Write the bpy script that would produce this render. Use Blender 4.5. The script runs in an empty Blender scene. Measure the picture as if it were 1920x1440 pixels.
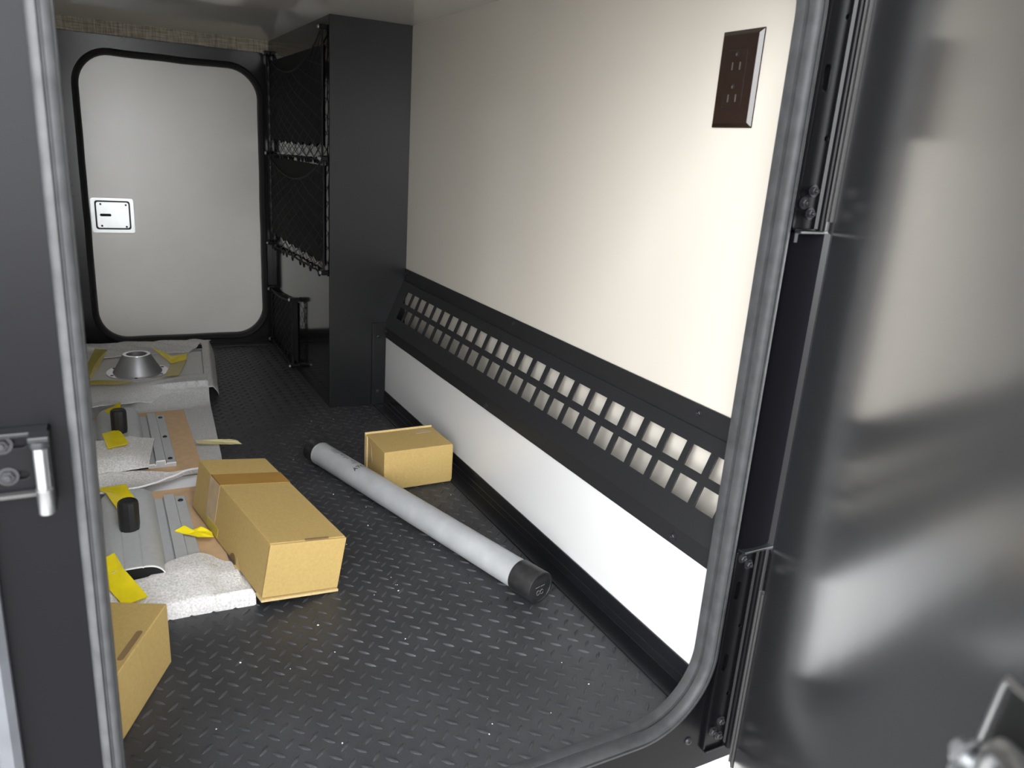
import bpy, bmesh, math, random
from mathutils import Vector, Matrix, noise as mnoise
random.seed(7)
S = bpy.context.scene
COL = S.collection
PI = math.pi

# ------------------------------------------------------------------ camera
cam_d = bpy.data.cameras.new('camera'); cam = bpy.data.objects.new('camera', cam_d); COL.objects.link(cam)
CAM_R = (0.88370085, -0.46309965, 0.06790822)      # camera right in the world
CAM_D = (-0.07641514, -0.2858884, -0.95521126)     # camera down
CAM_F = (0.46177217, 0.83893178, -0.28802765)      # view direction
cam.matrix_world = Matrix(((CAM_R[0], -CAM_D[0], -CAM_F[0], 0.0),
                           (CAM_R[1], -CAM_D[1], -CAM_F[1], 0.0),
                           (CAM_R[2], -CAM_D[2], -CAM_F[2], 0.689),
                           (0, 0, 0, 1)))
cam_d.sensor_fit = 'HORIZONTAL'; cam_d.sensor_width = 36.0; cam_d.lens = 1442.0 * 36.0 / 1920.0
cam_d.clip_start = 0.02; cam_d.clip_end = 200
cam_d.dof.use_dof = True; cam_d.dof.focus_distance = 1.45; cam_d.dof.aperture_fstop = 9.0
S.camera = cam

# ------------------------------------------------------------------ world: soft overcast daylight
w = bpy.data.worlds.new('overcast'); S.world = w; w.use_nodes = True
wn = w.node_tree.nodes; wl = w.node_tree.links; wn.clear()
wo = wn.new('ShaderNodeOutputWorld'); bg = wn.new('ShaderNodeBackground')
tc = wn.new('ShaderNodeTexCoord'); sx = wn.new('ShaderNodeSeparateXYZ'); cr = wn.new('ShaderNodeValToRGB')
mr = wn.new('ShaderNodeMapRange'); mr.inputs[1].default_value = -0.1; mr.inputs[2].default_value = 1.0
wl.new(tc.outputs['Generated'], sx.inputs[0]); wl.new(sx.outputs[2], mr.inputs[0]); wl.new(mr.outputs[0], cr.inputs[0])
cr.color_ramp.elements[0].position = 0.0; cr.color_ramp.elements[0].color = (0.72, 0.73, 0.74, 1)
cr.color_ramp.elements[1].position = 1.0; cr.color_ramp.elements[1].color = (1.0, 1.02, 1.06, 1)
wl.new(cr.outputs[0], bg.inputs[0]); bg.inputs[1].default_value = 15.5
wl.new(bg.outputs[0], wo.inputs[0])

S.view_settings.view_transform = 'Standard'; S.view_settings.look = 'None'
S.view_settings.gamma = 1.0; S.view_settings.use_curve_mapping = False
S.view_settings.exposure = 0.0
S.cycles.max_bounces = 12; S.cycles.diffuse_bounces = 6; S.cycles.glossy_bounces = 6
S.cycles.sample_clamp_indirect = 8.0

# ------------------------------------------------------------------ materials
MATS = {}
def mat(name, col, rough=0.5, metal=0.0, spec=0.5, coat=0.0, coat_rough=0.05, bump=None, var=None, ior=1.5, alpha=None, speck=None):
    """principled material; bump=(scale,strength,dist), var=(scale,amount), speck=(scale,threshold,colour)"""
    m = bpy.data.materials.new(name); m.use_nodes = True; nt = m.node_tree; N = nt.nodes; L = nt.links
    b = N['Principled BSDF']
    b.inputs['Base Color'].default_value = (*col, 1); b.inputs['Roughness'].default_value = rough
    b.inputs['Metallic'].default_value = metal; b.inputs['IOR'].default_value = ior
    b.inputs['Specular IOR Level'].default_value = spec
    b.inputs['Coat Weight'].default_value = coat; b.inputs['Coat Roughness'].default_value = coat_rough
    tcn = N.new('ShaderNodeTexCoord')
    colsock = None
    if var:
        n = N.new('ShaderNodeTexNoise'); n.inputs['Scale'].default_value = var[0]; n.inputs['Detail'].default_value = 5
        L.new(tcn.outputs['Object'], n.inputs['Vector'])
        r = N.new('ShaderNodeMapRange'); r.inputs[1].default_value = 0.3; r.inputs[2].default_value = 0.7
        r.inputs[3].default_value = 1 - var[1]; r.inputs[4].default_value = 1 + var[1]
        L.new(n.outputs['Fac'], r.inputs[0])
        mx = N.new('ShaderNodeMix'); mx.data_type = 'RGBA'; mx.blend_type = 'MULTIPLY'; mx.inputs[0].default_value = 1
        mx.inputs[6].default_value = (*col, 1); L.new(r.outputs[0], mx.inputs[7]); colsock = mx.outputs[2]
    if speck:
        n = N.new('ShaderNodeTexNoise'); n.inputs['Scale'].default_value = speck[0]; n.inputs['Detail'].default_value = 2
        L.new(tcn.outputs['Object'], n.inputs['Vector'])
        r = N.new('ShaderNodeMapRange'); r.inputs[1].default_value = speck[1]; r.inputs[2].default_value = speck[1] + 0.04
        L.new(n.outputs['Fac'], r.inputs[0])
        mx = N.new('ShaderNodeMix'); mx.data_type = 'RGBA'; L.new(r.outputs[0], mx.inputs[0])
        if colsock: L.new(colsock, mx.inputs[6])
        else: mx.inputs[6].default_value = (*col, 1)
        mx.inputs[7].default_value = (*speck[2], 1); colsock = mx.outputs[2]
    if colsock: L.new(colsock, b.inputs['Base Color'])
    if bump:
        n = N.new('ShaderNodeTexNoise'); n.inputs['Scale'].default_value = bump[0]; n.inputs['Detail'].default_value = 4
        L.new(tcn.outputs['Object'], n.inputs['Vector'])
        bn = N.new('ShaderNodeBump'); bn.inputs['Strength'].default_value = bump[1]; bn.inputs['Distance'].default_value = bump[2]
        L.new(n.outputs['Fac'], bn.inputs['Height']); L.new(bn.outputs[0], b.inputs['Normal'])
        if coat: L.new(bn.outputs[0], b.inputs['Coat Normal'])
    if alpha is not None:
        o = N['Material Output']; tr = N.new('ShaderNodeBsdfTransparent'); ms = N.new('ShaderNodeMixShader')
        ms.inputs[0].default_value = alpha; L.new(tr.outputs[0], ms.inputs[1]); L.new(b.outputs[0], ms.inputs[2])
        L.new(ms.outputs[0], o.inputs['Surface'])
    MATS[name] = m
    return m
mat('gelcoat', (0.61, 0.57, 0.505), 0.08, bump=(9, 0.03, 0.004))
mat('gelcoat_low', (0.67, 0.67, 0.665), 0.10)
mat('gelcoat_white', (0.84, 0.82, 0.78), 0.10)
mat('ceiling_white', (0.72, 0.70, 0.66), 0.06)
mat('door_white', (0.90, 0.875, 0.82), 0.27, spec=0.9, var=(6, 0.03))
mat('black_satin', (0.010, 0.0105, 0.012), 0.22, spec=0.4, var=(4, 0.2))
mat('black_panel', (0.012, 0.0125, 0.0135), 0.30, spec=0.4)
mat('black_gloss', (0.010, 0.010, 0.011), 0.10)
mat('black_frame', (0.0045, 0.0045, 0.0055), 0.27, spec=0.12, bump=(3.5, 0.06, 0.02), speck=(900, 0.76, (0.03, 0.03, 0.032)))
mat('black_door', (0.045, 0.046, 0.048), 0.17, spec=1.0, ior=1.7, coat=0.9, coat_rough=0.14, bump=(2.2, 0.05, 0.02), speck=(800, 0.74, (0.12, 0.12, 0.12)))
mat('black_powder', (0.014, 0.0145, 0.016), 0.48, spec=0.4, bump=(700, 0.25, 0.0008))
mat('hinge_black', (0.004, 0.004, 0.005), 0.28, spec=0.15)
mat('floor_rubber', (0.030, 0.031, 0.034), 0.50, spec=0.55, bump=(1100, 0.30, 0.0006), var=(7, 0.25), speck=(1300, 0.60, (0.085, 0.088, 0.095)))
mat('seal_rubber', (0.046, 0.047, 0.049), 0.52, spec=0.3, var=(60, 0.22), bump=(260, 0.15, 0.0008))
mat('seal_dark', (0.012, 0.012, 0.013), 0.5)
mat('cord', (0.010, 0.010, 0.012), 0.6, spec=0.3)
mat('net_black', (0.004, 0.004, 0.005), 0.9)
mat('zinc', (0.50, 0.51, 0.52), 0.34, metal=1.0, var=(60, 0.12))
mat('silver_plate', (0.80, 0.83, 0.83), 0.25, metal=0.35, var=(25, 0.05))
mat('dark_steel', (0.022, 0.022, 0.025), 0.35, metal=0.15, spec=0.4)
mat('outlet_brown', (0.020, 0.011, 0.008), 0.16, spec=0.6)
mat('outlet_slot', (0.16, 0.15, 0.14), 0.35, metal=0.6)
mat('hole_black', (0.003, 0.003, 0.003), 0.8)
mat('cardboard', (0.46, 0.322, 0.113), 0.78, var=(220, 0.06), bump=(300, 0.12, 0.0006))
mat('cardboard_edge', (0.58, 0.44, 0.21), 0.85, var=(300, 0.1))
mat('cardboard_tape', (0.38, 0.215, 0.055), 0.25, var=(30, 0.08))
mat('tape_clear', (0.50, 0.36, 0.20), 0.22, var=(40, 0.1))
mat('slot_dark', (0.22, 0.14, 0.06), 0.9)
mat('crease', (0.16, 0.10, 0.04), 0.9)
mat('board_brown', (0.62, 0.425, 0.25), 0.8, var=(60, 0.06))
mat('board_white', (0.74, 0.73, 0.71), 0.55)
mat('foam', (0.84, 0.82, 0.80), 0.5, bump=(330, 0.9, 0.0025), var=(300, 0.24), alpha=0.84)
mat('foam_thin', (0.78, 0.78, 0.78), 0.5, bump=(350, 0.7, 0.002), var=(300, 0.16), alpha=0.72)
mat('foam_edge', (0.85, 0.86, 0.88), 0.5, bump=(300, 0.5, 0.002))
mat('tape_yellow', (0.93, 0.76, 0.012), 0.35, var=(40, 0.06), bump=(90, 0.25, 0.003), alpha=0.93)
mat('tape_yellow_old', (0.56, 0.46, 0.07), 0.35, var=(30, 0.1), alpha=0.82)
mat('tape_cream', (0.74, 0.67, 0.36), 0.4, var=(30, 0.06))
mat('extrusion', (0.50, 0.515, 0.525), 0.45, metal=0.1, var=(90, 0.04))
mat('cut_end', (0.85, 0.85, 0.84), 0.4)
mat('peg_black', (0.012, 0.012, 0.013), 0.45, bump=(400, 0.2, 0.001))
mat('cast_alloy', (0.30, 0.30, 0.31), 0.45, metal=0.6)
mat('machined', (0.72, 0.72, 0.73), 0.25, metal=0.8)
mat('tube_grey', (0.37, 0.38, 0.39), 0.40, var=(28, 0.10), bump=(60, 0.05, 0.002))
mat('cap_black', (0.018, 0.018, 0.019), 0.36, var=(70, 0.5))
mat('print_ink', (0.035, 0.037, 0.042), 0.5)
mat('print_faint', (0.06, 0.062, 0.068), 0.5)
mat('cap_mark', (0.17, 0.17, 0.175), 0.5)
mat('trim_alu', (0.10, 0.105, 0.115), 0.4, metal=0.2, spec=0.3, var=(40, 0.1))
mat('strip_grey', (0.045, 0.044, 0.043), 0.5, spec=0.3)
mat('concrete', (0.20, 0.195, 0.185), 0.9, var=(30, 0.25), bump=(60, 0.5, 0.01))
mat('canopy', (0.16, 0.16, 0.16), 0.8)  # for the added roof out of view
mat('gap_shade_black', (0.004, 0.004, 0.005), 0.5, spec=0.0)  # shade of the hinge gap, put into the colour
mat('crumb', (0.85, 0.85, 0.84), 0.7)
# linen-look header strip: woven streaks in both directions
def linen():
    m = bpy.data.materials.new('linen'); m.use_nodes = True; N = m.node_tree.nodes; L = m.node_tree.links
    b = N['Principled BSDF']; b.inputs['Roughness'].default_value = 0.55
    tcn = N.new('ShaderNodeTexCoord'); prev = None
    for sc in ((25, 1, 420), (420, 1, 22)):
        mp = N.new('ShaderNodeMapping'); mp.inputs['Scale'].default_value = sc; L.new(tcn.outputs['Object'], mp.inputs[0])
        n = N.new('ShaderNodeTexNoise'); n.inputs['Scale'].default_value = 1.0; n.inputs['Detail'].default_value = 3
        L.new(mp.outputs[0], n.inputs['Vector'])
        if prev is None: prev = n.outputs['Fac']
        else:
            a = N.new('ShaderNodeMath'); a.operation = 'ADD'; L.new(prev, a.inputs[0]); L.new(n.outputs['Fac'], a.inputs[1]); prev = a.outputs[0]
    r = N.new('ShaderNodeValToRGB'); r.color_ramp.elements[0].position = 0.75; r.color_ramp.elements[0].color = (0.20, 0.17, 0.12, 1)
    r.color_ramp.elements[1].position = 1.25; r.color_ramp.elements[1].color = (0.52, 0.47, 0.37, 1)
    mr = N.new('ShaderNodeMapRange'); mr.inputs[1].default_value = 0.75; mr.inputs[2].default_value = 1.25
    L.new(prev, mr.inputs[0]); r.color_ramp.elements[0].position = 0; r.color_ramp.elements[1].position = 1
    L.new(mr.outputs[0], r.inputs[0]); L.new(r.outputs[0], b.inputs['Base Color'])
    MATS['linen'] = m
linen()

# ------------------------------------------------------------------ helpers
class MB:
    def __init__(s): s.v = []; s.f = []
    def add(s, vs, fs):
        o = len(s.v); s.v += [tuple(p) for p in vs]; s.f += [tuple(i + o for i in f) for f in fs]; return s
    def box(s, x0, x1, y0, y1, z0, z1, M=None):
        vs = [Vector((x, y, z)) for z in (z0, z1) for y in (y0, y1) for x in (x0, x1)]
        if M is not None: vs = [M @ p for p in vs]
        return s.add(vs, [(0, 2, 3, 1), (4, 5, 7, 6), (0, 1, 5, 4), (2, 6, 7, 3), (0, 4, 6, 2), (1, 3, 7, 5)])
    def lathe(s, prof, M=None, seg=24, cap=True):
        """prof = [(r, h)...] about local Z"""
        vs = []; fs = []
        for r, h in prof:
            for k in range(seg):
                a = 2 * PI * k / seg; p = Vector((r * math.cos(a), r * math.sin(a), h)); vs.append(M @ p if M is not None else p)
        for i in range(len(prof) - 1):
            for k in range(seg):
                k2 = (k + 1) % seg; fs.append((i * seg + k, i * seg + k2, (i + 1) * seg + k2, (i + 1) * seg + k))
        if cap:
            fs.append(tuple(range(seg - 1, -1, -1))); n = (len(prof) - 1) * seg; fs.append(tuple(range(n, n + seg)))
        return s.add(vs, fs)
    def rod(s, a, b, r, seg=4):
        a = Vector(a); b = Vector(b); d = b - a
        if d.length < 1e-7: return s
        M = Matrix.Translation(a) @ d.to_track_quat('Z', 'Y').to_matrix().to_4x4()
        return s.lathe([(r, 0), (r, d.length)], M, seg)
    def path(s, pts, r, seg=6):
        pts = [Vector(p) for p in pts]; n = len(pts); vs = []; fs = []
        up = Vector((0.123, 0.37, 0.9)).normalized()
        for i, p in enumerate(pts):
            d = (pts[min(i + 1, n - 1)] - pts[max(i - 1, 0)]).normalized()
            u = d.cross(up).normalized(); q = d.cross(u)
            for k in range(seg):
                a = 2 * PI * k / seg; vs.append(p + u * (r * math.cos(a)) + q * (r * math.sin(a)))
        for i in range(n - 1):
            for k in range(seg):
                k2 = (k + 1) % seg; fs.append((i * seg + k, i * seg + k2, (i + 1) * seg + k2, (i + 1) * seg + k))
        fs.append(tuple(range(seg - 1, -1, -1))); fs.append(tuple(range((n - 1) * seg, n * seg)))
        return s.add(vs, fs)
    def build(s, name, m, parent=None, smooth=None, bevel=0, seg=2):
        me = bpy.data.meshes.new(name); me.from_pydata(s.v, [], s.f); me.update()
        bm = bmesh.new(); bm.from_mesh(me); bmesh.ops.recalc_face_normals(bm, faces=bm.faces); bm.to_mesh(me); bm.free()
        return obj(name, me, m, parent, smooth, bevel, seg)
def obj(name, me, m, parent=None, smooth=None, bevel=0, seg=2):
    o = bpy.data.objects.new(name, me); COL.objects.link(o)
    if m is not None:
        me.materials.clear(); me.materials.append(MATS[m] if isinstance(m, str) else m)
    if smooth is not None:
        for p in me.polygons: p.use_smooth = True
        me.set_sharp_from_angle(angle=math.radians(smooth))
    if bevel:
        b = o.modifiers.new('bevel', 'BEVEL'); b.width = bevel; b.segments = seg; b.limit_method = 'ANGLE'; b.angle_limit = math.radians(35)
    if parent is not None:
        o.parent = parent
        o.matrix_parent_inverse = parent.matrix_world.inverted() if parent.type != 'EMPTY' else Matrix.Translation(-Vector(parent.location))
    return o
def plate(loops, t, M, name='plate'):
    """flat sheet with holes: loops in local XY, thickness t along +Z, moved by M; returns mesh"""
    cu = bpy.data.curves.new(name, 'CURVE'); cu.dimensions = '2D'; cu.fill_mode = 'BOTH'; cu.extrude = t / 2
    for lp in loops:
        sp = cu.splines.new('POLY'); sp.points.add(len(lp) - 1); sp.use_cyclic_u = True
        for p, q in zip(sp.points, lp): p.co = (q[0], q[1], 0, 1)
    o = bpy.data.objects.new(name, cu); COL.objects.link(o)
    dg = bpy.context.evaluated_depsgraph_get(); dg.update()
    me = bpy.data.meshes.new_from_object(o.evaluated_get(dg)); bpy.data.objects.remove(o); bpy.data.curves.remove(cu)
    me.transform(M @ Matrix.Translation((0, 0, t / 2)))
    bm = bmesh.new(); bm.from_mesh(me); bmesh.ops.remove_doubles(bm, verts=bm.verts, dist=1e-6)
    bmesh.ops.recalc_face_normals(bm, faces=bm.faces); bm.to_mesh(me); bm.free()
    me.name = name
    return me
def append_mesh(me, mb):
    """join MB geometry into an existing mesh"""
    me2 = bpy.data.meshes.new('tmp'); me2.from_pydata(mb.v, [], mb.f)
    bm = bmesh.new(); bm.from_mesh(me); bm.from_mesh(me2); bmesh.ops.recalc_face_normals(bm, faces=bm.faces)
    bm.to_mesh(me); bm.free(); bpy.data.meshes.remove(me2); return me
def rrect(x0, x1, y0, y1, r, n=10):
    out = []
    for cx, cy, a0 in ((x1 - r, y0 + r, -PI / 2), (x1 - r, y1 - r, 0), (x0 + r, y1 - r, PI / 2), (x0 + r, y0 + r, PI)):
        for k in range(n + 1):
            a = a0 + PI / 2 * k / n; out.append((cx + r * math.cos(a), cy + r * math.sin(a)))
    return out
def rect(x0, x1, y0, y1): return [(x0, y0), (x1, y0), (x1, y1), (x0, y1)]
XZ = lambda y: Matrix(((1, 0, 0, 0), (0, 0, 1, y), (0, 1, 0, 0), (0, 0, 0, 1)))     # local (x,y,z) -> world (x, y+z, y->z)
YZ = lambda x: Matrix(((0, 0, 1, x), (1, 0, 0, 0), (0, 1, 0, 0), (0, 0, 0, 1)))     # local x->world y, local y->world z, thickness +x
def sweep_ring(loop, prof, y_of=None):
    """sweep profile [(n, y)] (n outward in the XZ plane) round a closed XZ loop"""
    n = len(loop); m = len(prof); mb = MB(); vs = []; fs = []
    for i in range(n):
        p = Vector(loop[i]); a = Vector(loop[i - 1]); b = Vector(loop[(i + 1) % n])
        d = (b - a).normalized(); nr = Vector((d.y, -d.x))
        for q in prof: vs.append((p.x + nr.x * q[0], q[1], p.y + nr.y * q[0]))
    for i in range(n):
        i2 = (i + 1) % n
        for k in range(m):
            k2 = (k + 1) % m; fs.append((i * m + k, i * m + k2, i2 * m + k2, i2 * m + k))
    return mb.add(vs, fs)
def thing(name, label, cat, loc=(0, 0, 0), group=None):
    o = bpy.data.objects.new(name, None); COL.objects.link(o); o.location = loc; o.empty_display_size = 0.05
    tag(o, label, cat, group); return o
def tag(o, label, cat, group=None):
    o['label'] = label; o['category'] = cat
    if group: o['group'] = group
    return o
def struct(o, label=None):
    o['kind'] = 'structure'
    if label: o['label'] = label
    return o
def hexbolt(mb, p, nrm, r=0.006, h=0.005, washer=True):
    nrm = Vector(nrm).normalized(); M = Matrix.Translation(p) @ nrm.to_track_quat('Z', 'Y').to_matrix().to_4x4()
    if washer: mb.lathe([(r * 1.45, -0.0005), (r * 1.45, 0.001)], M, 16)
    mb.lathe([(r, 0.0), (r, h * 0.85), (r * 0.85, h)], M, 6)
    mb.lathe([(r * 0.5, h * 0.9), (r * 0.5, h * 1.5), (r * 0.4, h * 1.6)], M, 10)
    return mb
def panhead(mb, p, nrm, r=0.005, h=0.003):
    nrm = Vector(nrm).normalized(); M = Matrix.Translation(p) @ nrm.to_track_quat('Z', 'Y').to_matrix().to_4x4()
    return mb.lathe([(r, -0.0005), (r, h * 0.4), (r * 0.8, h * 0.85), (r * 0.45, h), (r * 0.4, h * 0.6)], M, 14)

# ------------------------------------------------------------------ room shell
XL, XR, X_IN = -0.30, 0.72, 0.6675         # left wall, right wall, lower right panel
Y0, YF, YC = 0.63, 2.67, 1.937             # inside of the door wall, far wall, front of the pillar
ZC = 0.967
# floor with moulded tread pattern
floor = struct(MB().box(XL, XR + 0.02, Y0 - 0.02, YF + 0.05, -0.025, 0.0).build('floor', 'floor_rubber'), 'black rubber floor with raised tread pattern')
P = 0.0293
def lens_mesh():
    L2, W2, H = 0.0102, 0.0032, 0.0021
    top = []; n = 6; vs = []; fs = []
    for i in range(n + 1):
        t = -1 + 2 * i / n; wv = W2 * (1 - abs(t) ** 1.8)
        if i in (0, n): vs.append((t * L2, 0, -0.0003))
        else:
            vs += [(t * L2, -wv, -0.0003), (t * L2, 0, H * (1 - 0.65 * t * t)), (t * L2, wv, -0.0003)]
    last = len(vs) - 1
    fs += [(0, 2, 1), (0, 3, 2)]
    for i in range(n - 2):
        a = 1 + 3 * i; b = a + 3
        fs += [(a, a + 1, b + 1, b), (a + 1, a + 2, b + 2, b + 1)]
    a = 1 + 3 * (n - 2); fs += [(a, a + 1, last), (a + 1, a + 2, last)]
    return vs, fs
lv, lf = lens_mesh()
spots = []
for j in range(-2, 75):
    for i in range(-25, 16):
        for k in (0, 1):
            x = 0.3461 + (i + 0.5 * k) * P; y = 0.6648 + (j + 0.45 * k) * P
            if XL + 0.01 < x < 0.63 and Y0 + 0.005 < y < YF - 0.012 and not (x > 0.50 and y > YC - 0.012): spots.append((x, y, -PI / 4 if k == 0 else PI / 4))
# hidden under the packaging: leave out; order by distance to the doorway so the largest come first
def covered(x, y): return (x < 0.17 and 1.09 < y < 2.05) or (x < 0.25 and 2.10 < y < 2.5)
vis = [s for s in spots if not covered(s[0], s[1])]
vis.sort(key=lambda s: (s[0] - 0.1) ** 2 * 0.6 + (s[1] - 0.2) ** 2 + (10 if s[0] < 0.02 + 0.02 * s[1] else 0))
bump_me = bpy.data.meshes.new('tread_bump'); bump_me.from_pydata(lv, [], lf); bump_me.materials.append(MATS['floor_rubber'])
for p in bump_me.polygons: p.use_smooth = True
for x, y, a in vis[:300]:
    o = bpy.data.objects.new('tread_bump', bump_me); COL.objects.link(o); o.location = (x, y, 0); o.rotation_euler = (0, 0, a); o.parent = floor
rest = MB()
for x, y, a in vis[300:]:
    ca, sa = math.cos(a), math.sin(a)
    rest.add([(x + p[0] * ca - p[1] * sa, y + p[0] * sa + p[1] * ca, p[2]) for p in lv], lf)
rb = rest.build('tread_pattern', 'floor_rubber', floor, smooth=60); rb['kind'] = 'stuff'

struct(MB().box(XL - 0.05, XR + 0.1, Y0 - 0.02, YF + 0.08, ZC, ZC + 0.03).build('ceiling', 'ceiling_white'), 'glossy white ceiling panel')
struct(MB().box(XR, XR + 0.03, Y0 - 0.005, YC + 0.03, -0.02, ZC + 0.01).build('wall_right', 'gelcoat'), 'glossy off-white right wall panel')
struct(MB().box(XL - 0.03, XL, Y0 - 0.02, YF + 0.05, -0.02, ZC + 0.01).build('wall_left', 'gelcoat_white'), 'glossy off-white left wall panel')
struct(MB().box(X_IN, X_IN + 0.006, Y0, YC, 0.0, 0.215).build('wall_lower_right', 'gelcoat_low'), 'white lower panel of the boxed-out right wall')
# far wall with rounded door opening
FX0, FX1, FZ0, FZ1, FR = -0.0165, 0.484, 0.037, 0.8785, 0.088
me = plate([rect(XL - 0.03, 0.80, -0.03, ZC), rrect(FX0 - 0.012, FX1 + 0.012, FZ0 - 0.012, FZ1 + 0.012, FR + 0.012)], 0.02, XZ(YF))
far = struct(obj('wall_far', me, 'black_satin'), 'black far wall panel round the closed hatch')
prof = [(0.0, 2.700), (-0.002, 2.690), (-0.001, 2.676), (0.003, 2.668), (0.010, 2.664), (0.016, 2.667), (0.017, 2.672), (0.012, 2.674), (0.012, 2.700)]
lp = rrect(FX0, FX1, FZ0, FZ1, FR)
lp2 = []
for i in range(len(lp)):                      # resample so that the seal can wander a little like soft rubber
    a = Vector(lp[i]); b = Vector(lp[(i + 1) % len(lp)]); n = max(1, int((b - a).length / 0.03))
    for k in range(n): lp2.append(a.lerp(b, k / n))
c0 = Vector(((FX0 + FX1) / 2, (FZ0 + FZ1) / 2))
lp2 = [p + (p - c0).normalized() * 0.0022 * mnoise.noise(Vector((p.x * 9, p.y * 9, 3.1))) for p in lp2]
struct(sweep_ring(lp2, prof).build('trim_1', 'seal_dark', smooth=50), 'black rubber seal round the far hatch')
# far door
fd = struct(MB().box(-0.08, 0.54, 2.700, 2.730, -0.02, 0.93).build('door_1', 'door_white', bevel=0.003), 'closed off-white hatch door in the far wall')
me = plate([rrect(-0.012, 0.1062, 0.3675, 0.4722, 0.008, 5)], 0.003, XZ(2.697)); lp_ = obj('latch_plate', me, 'silver_plate', fd, bevel=0.001); lp_['label'] = 'silver latch plate with slot'
me = plate([rrect(-0.001, 0.0962, 0.3775, 0.4642, 0.008, 5), rrect(0.0035, 0.0917, 0.382, 0.4597, 0.006, 5)], 0.003, XZ(2.694)); obj('latch_gasket', me, 'seal_dark', lp_)
for x, z in ((0.0155, 0.4532), (0.0845, 0.4521), (0.0155, 0.388), (0.083, 0.386)):
    mb = MB(); panhead(mb, (x, 2.6968, z), (0, -1, 0), 0.0030, 0.0018); mb.build('latch_screw', 'dark_steel', lp_, smooth=40)
me = plate([rrect(0.012, 0.043, 0.417, 0.4245, 0.0036, 6)], 0.002, XZ(2.6955)); obj('latch_slot', me, 'hole_black', lp_)
# linen-look header strip
struct(MB().box(XL, 0.53, YF - 0.012, YF, 0.931, ZC).build('trim_2', 'linen'), 'linen-textured header strip above the far hatch')
# threshold angle along the far wall
struct(MB().box(XL, 0.515, YF - 0.035, YF - 0.001, 0.0, 0.006).build('trim_3', 'black_powder', bevel=0.002), 'black threshold strip at the foot of the far wall')
# pillar
pil = struct(MB().box(0.519, 0.80, YC + 0.003, YF, -0.02, ZC).build('wall_pillar', 'black_panel'), 'black boxed pillar beside the far hatch')
o = MB().box(0.5155, 0.735, YC, YC + 0.004, 0.001, ZC).build('front_panel', 'black_panel', pil, bevel=0.0012)
o = MB().box(0.515, 0.519, YC + 0.0045, YF - 0.001, 0.001, ZC).build('side_panel', 'black_gloss', pil, bevel=0.0008)
mb = MB(); mb.box(0.629, 0.6665, YC - 0.0055, YC - 0.0002, 0.0, 0.229)
fp = mb.build('corner_plate', 'black_panel', pil, bevel=0.0012)
for z in (0.193, 0.040):
    mb = MB(); panhead(mb, (0.6445, YC - 0.0055, z), (0, -1, 0), 0.006, 0.004); mb.build('corner_screw', 'dark_steel', fp, smooth=40)

# perforated vent panel
T0 = Vector((0.7165, 0.340)); T1 = Vector((0.6645, 0.218)); SL = (T1 - T0).length; sd = (T1 - T0) / SL
YV0, YV1 = Y0 + 0.002, YC - 0.001
vent = thing('vent_panel', 'long black slanted vent panel with two rows of square holes on the right wall', 'vent panel', (0.69, (YV0 + YV1) / 2, 0.19))
loops = [rect(YV0, YV1, 0.0, SL)]
for t0, t1 in ((0.162, 0.400), (0.494, 0.726)):
    for k in range(25):
        yh = 1.884 - 0.0492 * k
        if t0 > 0.4: yh += 0.0
        loops.append(rect(max(yh - 0.0365, YV0 + 0.003), yh, t0 * SL, t1 * SL))
nrm = Vector((-sd.y, sd.x)) * -1.0            # pointing into the wall
M = Matrix(((0, sd.x, nrm.x, T0.x), (1, 0, 0, 0), (0, sd.y, nrm.y, T0.y), (0, 0, 0, 1)))
me = plate(loops, 0.0022, M)
mb = MB(); mb.box(0.7165, 0.7188, YV0, YV1, 0.339, 0.374); mb.box(0.6645, 0.6667, YV0, YV1, 0.190, 0.219)
append_mesh(me, mb); obj('perforated_sheet', me, 'black_powder', vent)
mb_ = []
for x, y, z, nx in ((0.7163, 1.311, 0.364, 1), (0.7163, 1.916, 0.361, 1), (0.7163, 0.76, 0.362, 1), (0.664, 1.306, 0.199, 1), (0.664, 1.925, 0.206, 1), (0.664, 0.72, 0.203, 1)):
    m1 = MB(); hexbolt(m1, (x, y, z), (-1, 0, 0), 0.0042, 0.0035); m1.build('bolt', 'dark_steel', vent, smooth=35)
# baseboard angle at the foot of the right wall
prof_b = [(0.6670, 0.0395), (0.6640, 0.0395), (0.6640, 0.018), (0.6630, 0.0172), (0.6630, 0.0045), (0.6625, 0.0035), (0.633, 0.0030), (0.633, 0.0), (0.6670, 0.0)]
mb = MB(); n = len(prof_b)
mb.add([(x, y, z) for y in (Y0 - 0.002, YC - 0.006) for x, z in prof_b], [(i, (i + 1) % n, n + (i + 1) % n, n + i) for i in range(n)] + [tuple(range(n)), tuple(range(2 * n - 1, n - 1, -1))])
bb = struct(mb.build('baseboard_right', 'black_satin', bevel=0.0006), 'black angle trim along the foot of the right wall')
mb = MB(); panhead(mb, (0.648, 1.905, 0.003), (0, 0, 1), 0.006, 0.003); mb.build('trim_screw', 'dark_steel', bb, smooth=40)

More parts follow.
